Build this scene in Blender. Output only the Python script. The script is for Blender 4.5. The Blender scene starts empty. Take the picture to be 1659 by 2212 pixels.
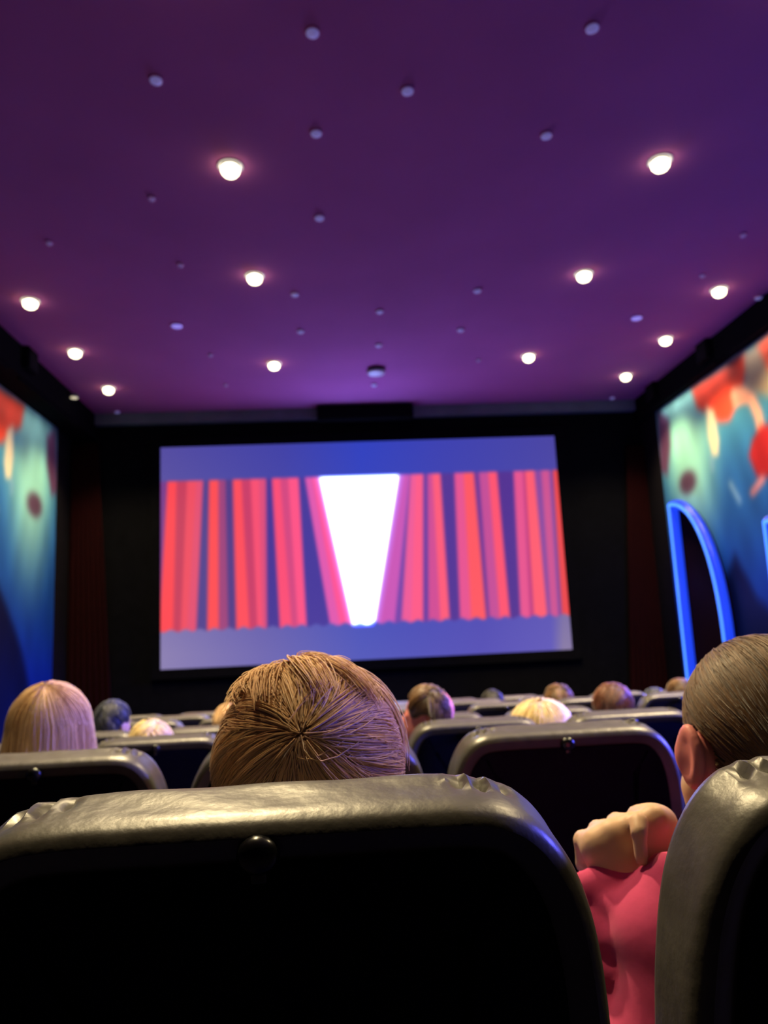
import bpy, bmesh, math, random
import numpy as np
from mathutils import Matrix, Vector

# ------------------------------------------------------------------ camera calibration (from vanishing points)
F, CX, CY = 1660.0, 829.5, 1106.0
ZE = 1.80                                    # eye height over the front floor
def _n(a):
    a = np.array(a, float); return a / np.linalg.norm(a)
_v = _n([725 - CX, 1385 - CY, F]); _u = _n([347 - CX, -9060 - CY, F]); _u = _n(_u - _v * (_u @ _v))
_r = _n(np.cross(_v, _u)); _r = _r if _r[0] > 0 else -_r
ROT = np.array([_r, _v, _u])                 # camera (right, down, forward) -> room (right, forward, up)
EYE = np.array([0, 0, ZE])
def ray(px, py): return ROT @ np.array([(px - CX) / F, (py - CY) / F, 1.0])
def at_y(px, py, y): d = ray(px, py); return d * y / d[1] + EYE
def at_x(px, py, x): d = ray(px, py); return d * x / d[0] + EYE
def at_z(px, py, z): d = ray(px, py); return d * (z - ZE) / d[2] + EYE
def to_px(P):
    c = (np.asarray(P) - EYE) @ ROT
    return CX + F * c[..., 0] / c[..., 2], CY + F * c[..., 1] / c[..., 2]

sc = bpy.context.scene
COL = sc.collection
cam_d = bpy.data.cameras.new('camera'); cam = bpy.data.objects.new('camera', cam_d); COL.objects.link(cam)
cam_d.sensor_fit = 'VERTICAL'; cam_d.sensor_height = 24.0; cam_d.lens = F / 2212 * 24.0
cam_d.clip_start = 0.02
M = Matrix.Identity(4)
for i in range(3):
    M[i][0] = ROT[i, 0]; M[i][1] = -ROT[i, 1]; M[i][2] = -ROT[i, 2]
M.translation = Vector(EYE)
cam.matrix_world = M
cam_d.dof.use_dof = True; cam_d.dof.focus_distance = 0.62; cam_d.dof.aperture_fstop = 4.6
sc.camera = cam
w = bpy.data.worlds.new('dark_hall'); w.use_nodes = True; sc.world = w
w.node_tree.nodes['Background'].inputs[0].default_value = (0, 0, 0, 1)
sc.view_settings.view_transform = 'Standard'; sc.view_settings.look = 'None'
sc.view_settings.exposure = 0.0; sc.view_settings.gamma = 1.0; sc.view_settings.use_curve_mapping = False
sc.cycles.use_denoising = True
sc.cycles.max_bounces = 6
sc.cycles.sample_clamp_indirect = 4.0
SPOT_W = 1300.0            # each ceiling downlight
SCREEN_GAIN = 1.0
NEON_GAIN = 1.0
NEON_W = 14.0             # light of each half of a neon arch; also scales the added flood

# ------------------------------------------------------------------ helpers
def lin(c):
    c = np.asarray(c, float) / 255.0
    return np.where(c <= 0.04045, c / 12.92, ((c + 0.055) / 1.055) ** 2.4)
def rgb(r, g, b): return tuple(lin((r, g, b)))
def mat(name, col, rough=0.6, spec=0.3, var=0.25, scale=30.0, bump=0.0, emit=None, gain=1.0, metal=0.0, sheen=0.0):
    m = bpy.data.materials.new(name); m.use_nodes = True
    nt = m.node_tree; b = nt.nodes['Principled BSDF']
    b.inputs['Roughness'].default_value = rough; b.inputs['Specular IOR Level'].default_value = spec
    b.inputs['Metallic'].default_value = metal; b.inputs['Sheen Weight'].default_value = sheen
    tc = nt.nodes.new('ShaderNodeTexCoord'); nz = nt.nodes.new('ShaderNodeTexNoise'); nz.inputs['Scale'].default_value = scale
    nz.inputs['Detail'].default_value = 4
    nt.links.new(tc.outputs['Object'], nz.inputs['Vector'])
    rp = nt.nodes.new('ShaderNodeValToRGB')
    rp.color_ramp.elements[0].position = 0.3; rp.color_ramp.elements[1].position = 0.7
    rp.color_ramp.elements[0].color = (*[x * (1 - var) for x in col], 1)
    rp.color_ramp.elements[1].color = (*[min(1, x * (1 + var)) for x in col], 1)
    nt.links.new(nz.outputs['Fac'], rp.inputs['Fac']); nt.links.new(rp.outputs['Color'], b.inputs['Base Color'])
    if bump:
        bp = nt.nodes.new('ShaderNodeBump'); bp.inputs['Strength'].default_value = bump; bp.inputs['Distance'].default_value = 0.01
        nt.links.new(nz.outputs['Fac'], bp.inputs['Height']); nt.links.new(bp.outputs['Normal'], b.inputs['Normal'])
    if emit is not None:
        b.inputs['Emission Color'].default_value = (*emit, 1); b.inputs['Emission Strength'].default_value = gain
    return m
def attr_mat(name, emission, gain=1.0, rough=0.7):
    m = bpy.data.materials.new(name); m.use_nodes = True
    nt = m.node_tree; b = nt.nodes['Principled BSDF']; b.inputs['Roughness'].default_value = rough
    b.inputs['Specular IOR Level'].default_value = 0.1
    a = nt.nodes.new('ShaderNodeAttribute'); a.attribute_name = 'paint'
    if emission:
        b.inputs['Base Color'].default_value = (0.02, 0.02, 0.02, 1)
        nt.links.new(a.outputs['Color'], b.inputs['Emission Color']); b.inputs['Emission Strength'].default_value = gain
    else:
        nt.links.new(a.outputs['Color'], b.inputs['Base Color'])
    return m
def mesh_np(name, V, Fq, smooth=True):
    """V (n,3), Fq (m,k) int array, or a list of such arrays"""
    me = bpy.data.meshes.new(name)
    Fs = Fq if isinstance(Fq, list) else [Fq]
    V = np.asarray(V, np.float32)
    me.vertices.add(len(V)); me.vertices.foreach_set('co', V.ravel())
    nl = sum(f.size for f in Fs); npol = sum(len(f) for f in Fs)
    me.loops.add(nl); me.polygons.add(npol)
    me.loops.foreach_set('vertex_index', np.concatenate([np.asarray(f, np.int32).ravel() for f in Fs]))
    tot = np.concatenate([np.full(len(f), f.shape[1], np.int32) for f in Fs])
    me.polygons.foreach_set('loop_start', np.concatenate([[0], np.cumsum(tot)[:-1]]).astype(np.int32))
    if smooth: me.polygons.foreach_set('use_smooth', np.ones(npol, bool))
    me.update(calc_edges=True); me.validate()
    return me
def link(name, me, m=None, parent=None, loc=None):
    o = bpy.data.objects.new(name, me); COL.objects.link(o)
    if m is not None and me is not None and not me.materials: me.materials.append(m)
    if parent is not None: o.parent = parent
    if loc is not None: o.location = loc
    return o
def tag(o, label=None, cat=None, group=None, kind=None):
    if label: o['label'] = label
    if cat: o['category'] = cat
    if group: o['group'] = group
    if kind: o['kind'] = kind
    return o
def empty(name, loc, label, cat, group=None):
    o = bpy.data.objects.new(name, None); COL.objects.link(o); o.location = loc; o.empty_display_size = 0.1
    return tag(o, label, cat, group)
class MB:
    """collects boxes, tubes, lathes in one mesh"""
    def __init__(s): s.V = []; s.F = []; s.n = 0
    def add(s, V, F):
        V = np.asarray(V, float); s.V.append(V)
        s.F += [tuple(int(i) + s.n for i in f) for f in F]; s.n += len(V); return s
    def box(s, lo, hi, bev=0.0):
        bm = bmesh.new(); bmesh.ops.create_cube(bm, size=1)
        for v in bm.verts:
            for i in range(3): v.co[i] = lo[i] + (v.co[i] + .5) * (hi[i] - lo[i])
        if bev: bmesh.ops.bevel(bm, geom=bm.edges[:], offset=bev, segments=3, affect='EDGES', profile=0.5)
        bm.verts.index_update()
        s.add([v.co[:] for v in bm.verts], [[v.index for v in f.verts] for f in bm.faces]); bm.free(); return s
    def rings(s, R, cap=True):
        """R: list of (k,3) rings"""
        k = len(R[0]); V = np.concatenate(R); F = []
        for i in range(len(R) - 1):
            for j in range(k):
                a, b = i * k + j, i * k + (j + 1) % k; F.append((a, b, b + k, a + k))
        if cap: F.append(tuple(range(k))[::-1]); F.append(tuple(range((len(R) - 1) * k, len(R) * k)))
        return s.add(V, F)
    def lathe(s, prof, seg=24, c=(0, 0, 0)):
        a = np.linspace(0, 2 * np.pi, seg, endpoint=False)
        return s.rings([np.stack([c[0] + r * np.cos(a), c[1] + r * np.sin(a), np.full(seg, c[2] + z)], 1) for r, z in prof])
    def tube(s, pts, r, seg=12, round_end=True):
        P = np.asarray(pts, float); n = len(P)
        T = np.gradient(P, axis=0); T /= np.linalg.norm(T, axis=1)[:, None]
        up = np.array([1.0, 0, 0]) if abs(T[0][0]) < .9 else np.array([0, 1.0, 0])
        a = np.linspace(0, 2 * np.pi, seg, endpoint=False); R = []
        def ring(p, t, rr):
            x = np.cross(up, t); x /= np.linalg.norm(x); y = np.cross(t, x)
            return p + rr * (np.cos(a)[:, None] * x + np.sin(a)[:, None] * y)
        if round_end:
            for q in (80, 55, 28): R.append(ring(P[0] - T[0] * r * math.sin(math.radians(q)), T[0], r * math.cos(math.radians(q))))
        for p, t in zip(P, T): R.append(ring(p, t, r))
        if round_end:
            for q in (28, 55, 80): R.append(ring(P[-1] + T[-1] * r * math.sin(math.radians(q)), T[-1], r * math.cos(math.radians(q))))
        return s.rings(R)
    def mesh(s, name, smooth=True):
        me = bpy.data.meshes.new(name); me.from_pydata(np.concatenate(s.V).tolist(), [], s.F)
        if smooth:
            me.polygons.foreach_set('use_smooth', np.ones(len(me.polygons), bool))
            try: me.set_sharp_from_angle(angle=math.radians(40))
            except Exception: pass
        me.update(); return me
    def obj(s, name, m, parent=None, smooth=True, loc=None): return link(name, s.mesh(name, smooth), m, parent, loc)
def grid_mesh(name, P, paint=None):
    """P (a,b,3) points; paint (a,b,3) linear colours"""
    a, b = P.shape[:2]; idx = np.arange(a * b).reshape(a, b)
    Q = np.stack([idx[:-1, :-1], idx[:-1, 1:], idx[1:, 1:], idx[1:, :-1]], -1).reshape(-1, 4)
    me = mesh_np(name, P.reshape(-1, 3), Q)
    if paint is not None:
        at = me.attributes.new('paint', 'FLOAT_COLOR', 'POINT')
        c = np.ones((a * b, 4), np.float32); c[:, :3] = paint.reshape(-1, 3); at.data.foreach_set('color', c.ravel())
    return me
def sstep(e0, e1, x):
    t = np.clip((x - e0) / (e1 - e0), 0, 1); return t * t * (3 - 2 * t)

# ------------------------------------------------------------------ signed-distance modelling (smooth unions -> one continuous surface)
class Field:
    def __init__(s, lo, hi, h):
        s.lo = np.array(lo, float); s.h = h
        s.n = np.ceil((np.array(hi) - s.lo) / h).astype(int) + 1
        s.ax = [s.lo[i] + h * np.arange(s.n[i]) for i in range(3)]
        s.D = np.full(s.n, 0.2)
    def _sub(s, lo, hi):
        i0 = np.clip(np.floor((np.array(lo) - s.lo) / s.h).astype(int), 0, s.n); i1 = np.clip(np.ceil((np.array(hi) - s.lo) / s.h).astype(int) + 1, 0, s.n)
        sl = tuple(slice(a, b) for a, b in zip(i0, i1))
        X = np.meshgrid(*[s.ax[i][sl[i]] for i in range(3)], indexing='ij')
        return sl, X
    def _mix(s, sl, d, k, cut):
        D = s.D[sl]
        if cut:
            d = -d; hh = np.clip(.5 - .5 * (D - d) / k, 0, 1); s.D[sl] = D + (d - D) * hh + k * hh * (1 - hh)
        else:
            hh = np.clip(.5 + .5 * (d - D) / k, 0, 1); s.D[sl] = d + (D - d) * hh - k * hh * (1 - hh)
    def cap(s, a, b, ra, rb=None, k=.02, cut=False):
        rb = ra if rb is None else rb; a = np.array(a, float); b = np.array(b, float); m = max(ra, rb) + k + 3 * s.h
        sl, X = s._sub(np.minimum(a, b) - m, np.maximum(a, b) + m)
        if 0 in X[0].shape: return s
        ab = b - a; L = max(ab @ ab, 1e-9)
        t = np.clip(sum((X[i] - a[i]) * ab[i] for i in range(3)) / L, 0, 1)
        d = np.sqrt(sum((X[i] - a[i] - t * ab[i]) ** 2 for i in range(3))) - (ra + (rb - ra) * t)
        s._mix(sl, d, k, cut); return s
    def ell(s, c, r, k=.02, cut=False, R=None):
        c = np.array(c, float); r = np.array(r, float); m = r.max() + k + 3 * s.h
        sl, X = s._sub(c - m, c + m)
        if 0 in X[0].shape: return s
        Q = [X[i] - c[i] for i in range(3)]
        if R is not None: Q = [sum(R[j][i] * Q[j] for j in range(3)) for i in range(3)]
        q = np.sqrt(sum((Q[i] / r[i]) ** 2 for i in range(3))) + 1e-9; g = np.sqrt(sum((Q[i] / r[i] ** 2) ** 2 for i in range(3))) + 1e-9
        s._mix(sl, q * (q - 1) / g, k, cut); return s
    def half(s, nrm, off):
        """keep only n.x < off"""
        X = np.meshgrid(*s.ax, indexing='ij'); s.D = np.maximum(s.D, sum(nrm[i] * X[i] for i in range(3)) - off); return s
    def ripple(s, fn):
        X = np.meshgrid(*s.ax, indexing='ij'); s.D = s.D + fn(*X); return s
    def mesh(s, name):
        D = s.D.copy()
        for ax in range(3):
            for e in (0, -1):
                sl = [slice(None)] * 3; sl[ax] = e; D[tuple(sl)] = np.maximum(D[tuple(sl)], .01)
        n = s.n; c = [slice(0, -1), slice(1, None)]
        occ = D < 0
        cor = {(i, j, k): (c[i], c[j], c[k]) for i in (0, 1) for j in (0, 1) for k in (0, 1)}
        cnt = sum(occ[v].astype(np.int8) for v in cor.values()); act = (cnt > 0) & (cnt < 8)
        I = np.argwhere(act); vid = np.full(act.shape, -1, np.int64); vid[act] = np.arange(len(I))
        acc = np.zeros((len(I), 3)); w_ = np.zeros(len(I))
        def val(o): return D[I[:, 0] + o[0], I[:, 1] + o[1], I[:, 2] + o[2]]
        for ax in range(3):
            for p in (0, 1):
                for q in (0, 1):
                    o0 = [p, q]; o0.insert(ax, 0); o1 = list(o0); o1[ax] = 1
                    a, b = val(o0), val(o1); m = (a < 0) != (b < 0)
                    t = np.where(m, a / np.where(m, a - b, 1), 0)
                    pt = np.tile(np.array(o0, float), (len(I), 1)); pt[:, ax] += t
                    acc[m] += pt[m]; w_[m] += 1
        V = s.lo + s.h * (I + acc / w_[:, None])
        Fs = []
        for ax in range(3):
            o = [a for a in range(3) if a != ax]
            A = np.moveaxis(occ, [ax, o[0], o[1]], [0, 1, 2]); W = np.moveaxis(vid, [ax, o[0], o[1]], [0, 1, 2])
            ch = A[:-1, 1:-1, 1:-1] != A[1:, 1:-1, 1:-1]
            J = np.argwhere(ch); i, j, k = J[:, 0], J[:, 1] + 1, J[:, 2] + 1
            quad = np.stack([W[i, j - 1, k - 1], W[i, j, k - 1], W[i, j, k], W[i, j - 1, k]], 1)
            flip = ~A[i, j, k] if ax != 1 else A[i, j, k]
            quad[flip] = quad[flip][:, ::-1]; Fs.append(quad)
        return mesh_np(name, V, np.concatenate(Fs))

def strands(name, m, parent, C, rad, crown, n, length, lift=(0.0, .12), rise=.10, width=.0011, seg=9, seed=1,
            clump=.6, nclump=None, tmax=118, long_to=None, face=True, swirl=.25, wave=0.0, taper=.75, turn=0.0, avoid=()):
    """tapering hair locks growing away from the crown over an ellipsoidal scalp"""
    rg = np.random.default_rng(seed); C = np.array(C, float); rad = np.array(rad, float)
    c = _n(crown); e1 = _n(np.cross(c, [1, 0, .01])); e2 = np.cross(c, e1)
    th = np.arccos(1 - rg.random(n * 2) * (1 - math.cos(math.radians(tmax)))); ph = rg.random(n * 2) * 2 * np.pi
    def dirs(t, p): return np.cos(t)[:, None] * c + np.sin(t)[:, None] * (np.cos(p)[:, None] * e1 + np.sin(p)[:, None] * e2)
    d0 = dirs(th, ph)
    keep = np.ones(len(th), bool)
    fy = d0[:, 1] * math.cos(turn) - d0[:, 0] * math.sin(turn)
    if face: keep = ~((fy > .2) & (d0[:, 2] < .5 - .1 * np.abs(d0[:, 0]))) & (d0[:, 2] > -.75)
    th, ph = th[keep][:n], ph[keep][:n]; n = len(th)
    K = nclump or max(8, n // 14); ci = rg.integers(0, n, K)
    dd = dirs(th, ph); near = ci[np.argmax(dd @ dd[ci].T, axis=1)]
    L = rg.uniform(*length, n) * (.8 + .4 * rg.random(n)); Rm = rad.mean()
    base = rg.uniform(*lift, n); rs = rise * rg.uniform(.4, 1.2, n); sw = swirl * (.6 + .8 * rg.random(n))
    jit = rg.normal(0, .05, (n, 3))
    P = np.zeros((n, seg + 1, 3)); down = np.zeros(n); prev = None
    for s_ in range(seg + 1):
        t = s_ / seg
        a = dirs(th + t * L / Rm, ph + sw * t); b = dirs(th[near] + t * L[near] / Rm, ph[near] + sw[near] * t)
        d = a * (1 - clump * t) + b * clump * t + jit * t * .6; d /= np.linalg.norm(d, axis=1)[:, None]
        p = C + rad * d * (1 + base + rs * t * (1.25 - .6 * t))[:, None]
        if long_to is not None and prev is not None:
            low = d[:, 2] < -.05
            step = L / seg
            q = prev + np.stack([.004 * np.sin(8 * t + ph * 3) * wave, .004 * np.cos(7 * t + ph * 5) * wave, -step], 1)
            out = (prev - C); out[:, 2] = 0; q += out * .02
            down = np.maximum(down, low); p = np.where(down[:, None] > 0, q, p)
            p[:, 2] = np.maximum(p[:, 2], long_to)
        P[:, s_] = p; prev = p
    ok = np.ones(n, bool)
    for a_, r_ in avoid: ok &= (np.linalg.norm(P - np.array(a_), axis=2) > r_).all(1)
    P, ph, near = P[ok], ph[ok], near[ok]; n = len(P)
    T = np.gradient(P, axis=1); T /= np.linalg.norm(T, axis=2)[..., None] + 1e-9
    N = P - C; N -= T * (N * T).sum(2)[..., None]; N /= np.linalg.norm(N, axis=2)[..., None] + 1e-9
    B = np.cross(T, N); wd = width * rg.uniform(.6, 1.4, n)[:, None, None] * (1 - taper * np.linspace(0, 1, seg + 1) ** 1.5)[None, :, None]
    ring = np.stack([P + N * wd, P - .5 * N * wd + 1.2 * B * wd, P - .5 * N * wd - 1.2 * B * wd], 2)
    V = ring.reshape(-1, 3); base_i = (np.arange(n)[:, None] * (seg + 1) + np.arange(seg)[None]) * 3
    Q = []
    for j in range(3):
        k = (j + 1) % 3; Q.append(np.stack([base_i + j, base_i + k, base_i + 3 + k, base_i + 3 + j], -1).reshape(-1, 4))
    me = mesh_np(name, V, np.concatenate(Q))
    at = me.attributes.new('tone', 'FLOAT', 'POINT')
    tone = np.repeat(np.clip(rg.normal(.5, .18, n) * .45 + .55 * rg.random(K)[np.searchsorted(np.sort(ci), near) % K], 0, 1), (seg + 1) * 3)
    at.data.foreach_set('value', tone.astype(np.float32))
    o = link(name, me, m, parent); o['kind'] = 'stuff'
    return o
def hair_mat(name, dark, light, rough=.45, spec=.35):
    m = bpy.data.materials.new(name); m.use_nodes = True; nt = m.node_tree; b = nt.nodes['Principled BSDF']
    a = nt.nodes.new('ShaderNodeAttribute'); a.attribute_name = 'tone'
    rp = nt.nodes.new('ShaderNodeValToRGB'); rp.color_ramp.elements[0].color = (*dark, 1); rp.color_ramp.elements[1].color = (*light, 1)
    nt.links.new(a.outputs['Fac'], rp.inputs['Fac']); nt.links.new(rp.outputs['Color'], b.inputs['Base Color'])
    b.inputs['Roughness'].default_value = rough; b.inputs['Specular IOR Level'].default_value = spec
    b.inputs['Sheen Weight'].default_value = .25; b.inputs['Sheen Roughness'].default_value = .4
    return m

# ------------------------------------------------------------------ materials
m_ceil = mat('ceiling_paint', (.50, .14, .36), .9, .04, .06, .8)
m_black = mat('black_velvet', (.004, .004, .005), .95, .05, .2, 8)
m_blackwall = mat('black_wall_fabric', (.008, .007, .009), .9, .08, .2, 6)
m_red_wall = mat('dark_red_fabric', (.016, .0008, .001), .9, .1, .2, 12)
m_fin = mat('fin_panel_red', (.006, .0006, .0006), .9, .05, .2, 10)
m_floor = mat('dark_carpet', (.012, .010, .016), .95, .1, .3, 60, .3)
m_bulk = mat('grey_bulkhead', (.16, .16, .20), .8, .2, .1, 3)
m_leather = mat('black_leather', (.062, .057, .048), .38, .6, .14, 45, .12)
m_shell = mat('black_seat_shell', (.018, .018, .021), .5, .3, .2, 40)
m_panel = mat('black_hard_panel', (.004, .004, .012), .7, .08, .2, 40)
m_knob = mat('black_plastic', (.006, .006, .007), .25, .5, .1, 20)
m_star = mat('violet_star_glass', (.6, .6, .75), .4, .3, .1, 60, emit=(.20, .16, .50), gain=.4)
m_starf = mat('faint_star_glass', (.5, .45, .6), .4, .3, .1, 60, emit=(.16, .07, .26), gain=.4)
m_starb = mat('bright_star_glass', (.6, .6, .8), .4, .3, .1, 60, emit=(.22, .17, .66), gain=1.0)
m_trim = mat('white_fitting', (.75, .75, .80), .4, .4, .05, 40)
m_lens = mat('pale_glass', (.72, .72, .85), .25, .5, .05, 60)
m_lit = mat('lit_lamp_glass', (.9, .85, .7), .4, .3, .02, 20, emit=(1.0, .88, .58), gain=6.0)
m_dim = mat('dim_lamp_glass', (.9, .85, .7), .4, .3, .02, 20, emit=(1.0, .88, .55), gain=.7)
m_skin = mat('skin_light', (.64, .41, .27), .5, .3, .025, 40)
m_skin2 = mat('skin_rosy', (.72, .24, .22), .5, .3, .025, 40)
for _m in (m_skin, m_skin2):
    _b = _m.node_tree.nodes['Principled BSDF']; _b.inputs['Subsurface Weight'].default_value = .15; _b.inputs['Subsurface Radius'].default_value = (.01, .004, .002)
m_pink = mat('pink_fleece', (.60, .06, .18), .85, .15, .05, 70, .04, sheen=.15)
m_grey_cloth = mat('grey_cotton', (.10, .10, .13), .9, .1, .15, 60)
m_navy_cloth = mat('navy_cotton', (.03, .04, .10), .9, .1, .15, 60)
m_jeans = mat('dark_denim', (.03, .04, .08), .9, .1, .2, 90)

# ------------------------------------------------------------------ room geometry (metres; eye-relative heights + ZE)
XL, XR, YF, YB, ZC = -4.69, 6.0, 14.05, -3.2, ZE + 4.31
ROW_Y = [-.46, .585, 1.67, 2.74, 3.79, 4.84, 5.89, 6.94]              # ridge of each row's seat backs; row 0 is the camera's own
ROW_R = [-.05, -.125, -.216, -.307, -.385, -.435, -.50, -.57]        # ridge height relative to the eye
SEAT_H = 1.13
ROW_F = [ZE + r - SEAT_H for r in ROW_R]

fl = MB()
for k in range(8):
    y0 = YB if k == 0 else ROW_Y[k] - .14
    y1 = ROW_Y[k + 1] - .14 if k < 7 else ROW_Y[7] + 1.0
    fl.box((XL, y0, -.3), (XR, y1, ROW_F[k]))
fl.box((XL, ROW_Y[7] + 1.0, -.3), (XR, YF + .3, 0))
tag(fl.obj('floor', m_floor, smooth=False), kind='structure')
tag(MB().box((XL - .3, YB, ZC), (XR + .3, YF + .3, ZC + .15)).obj('ceiling', m_ceil, smooth=False), kind='structure')
tag(MB().box((XL - .2, YB, -.3), (XL, YF + .3, ZC)).obj('wall_left', m_blackwall, smooth=False), kind='structure')
tag(MB().box((XR, YB, -.3), (XR + .2, YF + .3, ZC)).obj('wall_right', m_blackwall, smooth=False), kind='structure')
tag(MB().box((XL - .2, YF, -.3), (XR + .2, YF + .2, ZC)).obj('wall_front', m_black, smooth=False), kind='structure')
tag(MB().box((XL - .2, YB - .2, -.3), (XR + .2, YB, ZC)).obj('wall_back', m_blackwall, smooth=False), kind='structure')
# black soffits along both side walls, bulkhead above the screen
tag(MB().box((XL, YB, ZE + 3.86), (-4.25, YF, ZC)).obj('trim_1', m_black, smooth=False), kind='structure')
tag(MB().box((5.90, YB, ZE + 3.86), (XR, YF, ZC)).obj('trim_2', m_black, smooth=False), kind='structure')
tag(MB().box((-4.25, YF - .16, ZC - .20), (5.90, YF, ZC)).obj('trim_3', m_bulk, smooth=False), kind='structure')

# ------------------------------------------------------------------ cinema screen
SX0, SX1, SZ0, SZ1, SY = -3.087, 4.30, ZE - .35, ZE + 3.665, 14.0
def screen_paint(px, py):
    """the projected picture: red curtains parting on a white beam, on a blue-violet ground"""
    c = np.zeros(px.shape + (3,))
    u = (px - 347) / 870; v = (py - 955) / 460
    def g(stops, x):
        xs = [s[0] for s in stops]; return np.stack([np.interp(x, xs, [s[1][i] for s in stops]) for i in range(3)], -1)
    top = g([(0, (84, 76, 160)), (.3, (66, 66, 166)), (.5, (50, 66, 190)), (.7, (62, 66, 176)), (1, (76, 70, 162))], u)
    bot = g([(0, (140, 128, 178)), (.25, (112, 104, 176)), (.5, (84, 90, 186)), (.8, (86, 80, 182)), (.97, (98, 90, 186)), (1, (138, 124, 165))], u)
    t = np.clip(v, 0, 1)[..., None] ** 1.2
    c = top * (1 - t) + bot * t
    yt = 1040 + (px - 365) * (1015 - 1040) / 840; yb = 1364 + (px - 345) * (1328 - 1364) / 885
    tt = (py - yt) / (yb - yt)
    A = lambda a: 300 + a / 3.318
    Bx = lambda a: 760 + a / 3.19
    S = [(A(150), A(120), (120, 62, 140)), (A(205), A(142), (255, 74, 84)), (A(270), A(245), (200, 64, 94)), (A(345), A(300), (240, 80, 100)), (A(415), A(345), (228, 82, 116)),
         (A(460), A(412), (84, 68, 142)), (A(503), A(490), (255, 80, 86)), (A(570), A(572), (160, 70, 126)), (A(620), A(640), (84, 62, 136)), (A(673), A(698), (255, 80, 94)),
         (A(735), A(792), (202, 64, 106)), (A(800), A(850), (248, 82, 116)), (A(862), A(885), (222, 80, 126)), (A(912), A(918), (72, 56, 150)), (A(953), A(1010), (252, 80, 120)), (A(1012), A(1095), (212, 74, 130)),
         (A(1070), A(1140), (255, 86, 136)), (A(1145), A(1202), (74, 60, 156)), (A(1190), A(1370), (226, 92, 176)), (A(1240), A(1440), (255, 86, 150)), (A(1288), A(1525), (255, 255, 255)),
         (Bx(328), Bx(162), (204, 90, 184)), (Bx(400), Bx(296), (120, 72, 170)), (Bx(404), Bx(343), (240, 94, 154)), (Bx(440), Bx(408), (255, 94, 138)), (Bx(492), Bx(492), (104, 64, 162)), (Bx(522), Bx(528), (210, 80, 150)),
         (Bx(555), Bx(610), (255, 94, 124)), (Bx(610), Bx(675), (86, 56, 150)), (Bx(706), Bx(746), (232, 86, 146)), (Bx(770), Bx(822), (255, 90, 100)), (Bx(840), Bx(926), (112, 58, 150)),
         (Bx(876), Bx(950), (198, 80, 152)), (Bx(940), Bx(1020), (255, 86, 114)), (Bx(1000), Bx(1090), (84, 52, 146)), (Bx(1114), Bx(1162), (232, 86, 144)), (Bx(1178), Bx(1228), (190, 62, 130)),
         (Bx(1194), Bx(1256), (255, 94, 114)), (Bx(1257), Bx(1347), (138, 74, 160)), (Bx(1305), Bx(1372), (206, 84, 146)), (Bx(1362), Bx(1425), (120, 70, 160)), (Bx(1384), Bx(1447), (236, 72, 76)), (Bx(1436), Bx(1512), (150, 60, 110))]
    cur = np.tile(np.array(S[0][2], float), px.shape + (1,))
    for i, (xt, xb, k) in enumerate(S[1:]):
        x = xt + (xb - xt) * np.clip(tt, 0, 1); soft = 5.0
        wgt = sstep(-soft, soft, px - x)[..., None]; cur = cur * (1 - wgt) + np.array(k, float) * wgt
    ed = 5.0
    scal = 2.5 * np.sin(px / 5.0)
    wm = (sstep(-ed, ed, py - yt) * (1 - sstep(-ed, ed, py - yb - scal)))[..., None]
    c = c * (1 - wm) + cur * wm
    L = lin(np.clip(c, 0, 255))
    xa = A(1288) + (A(1525) - A(1288)) * np.clip(tt, 0, 1); xb2 = Bx(328) + (Bx(162) - Bx(328)) * np.clip(tt, 0, 1)
    beam = sstep(-2, 12, px - xa) * sstep(-2, 12, xb2 - px) * sstep(-4, 10, py - yt) * sstep(-4, 8, yb + 6 - py)
    L = L * (1 + beam[..., None] * np.array([4.0, 5.5, 17.0]))
    halo = sstep(-16, 0, px - xa) * sstep(-16, 0, xb2 - px) * wm[..., 0] * (1 - beam)
    L = L + halo[..., None] * np.array([.05, .10, .45])
    return L
U, Vv = np.meshgrid(np.linspace(SX0, SX1, 560), np.linspace(SZ0, SZ1, 300))
PS = np.stack([U, np.full_like(U, SY), Vv], -1)
scr = empty('cinema_screen', ((SX0 + SX1) / 2, SY, SZ0), 'large lit cinema screen showing red curtains parting on a white beam', 'screen')
loc_s = np.array(scr.location)
px_, py_ = to_px(PS)
link('picture', grid_mesh('picture', PS - loc_s, screen_paint(px_, py_)), attr_mat('projected_picture', True, SCREEN_GAIN), scr)
b_ = MB(); fw, hw, hh = .18, (SX1 - SX0) / 2, SZ1 - SZ0
b_.box((-hw - fw, -.03, -fw), (-hw, .05, hh + fw), .01).box((hw, -.03, -fw), (hw + fw, .05, hh + fw), .01)
b_.box((-hw, -.03, hh), (hw, .05, hh + fw), .01).box((-hw, -.03, -fw), (hw, .05, 0), .01).box((-hw, .004, 0), (hw, .045, hh))
b_.obj('masking_frame', m_black, scr, smooth=False)

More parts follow.
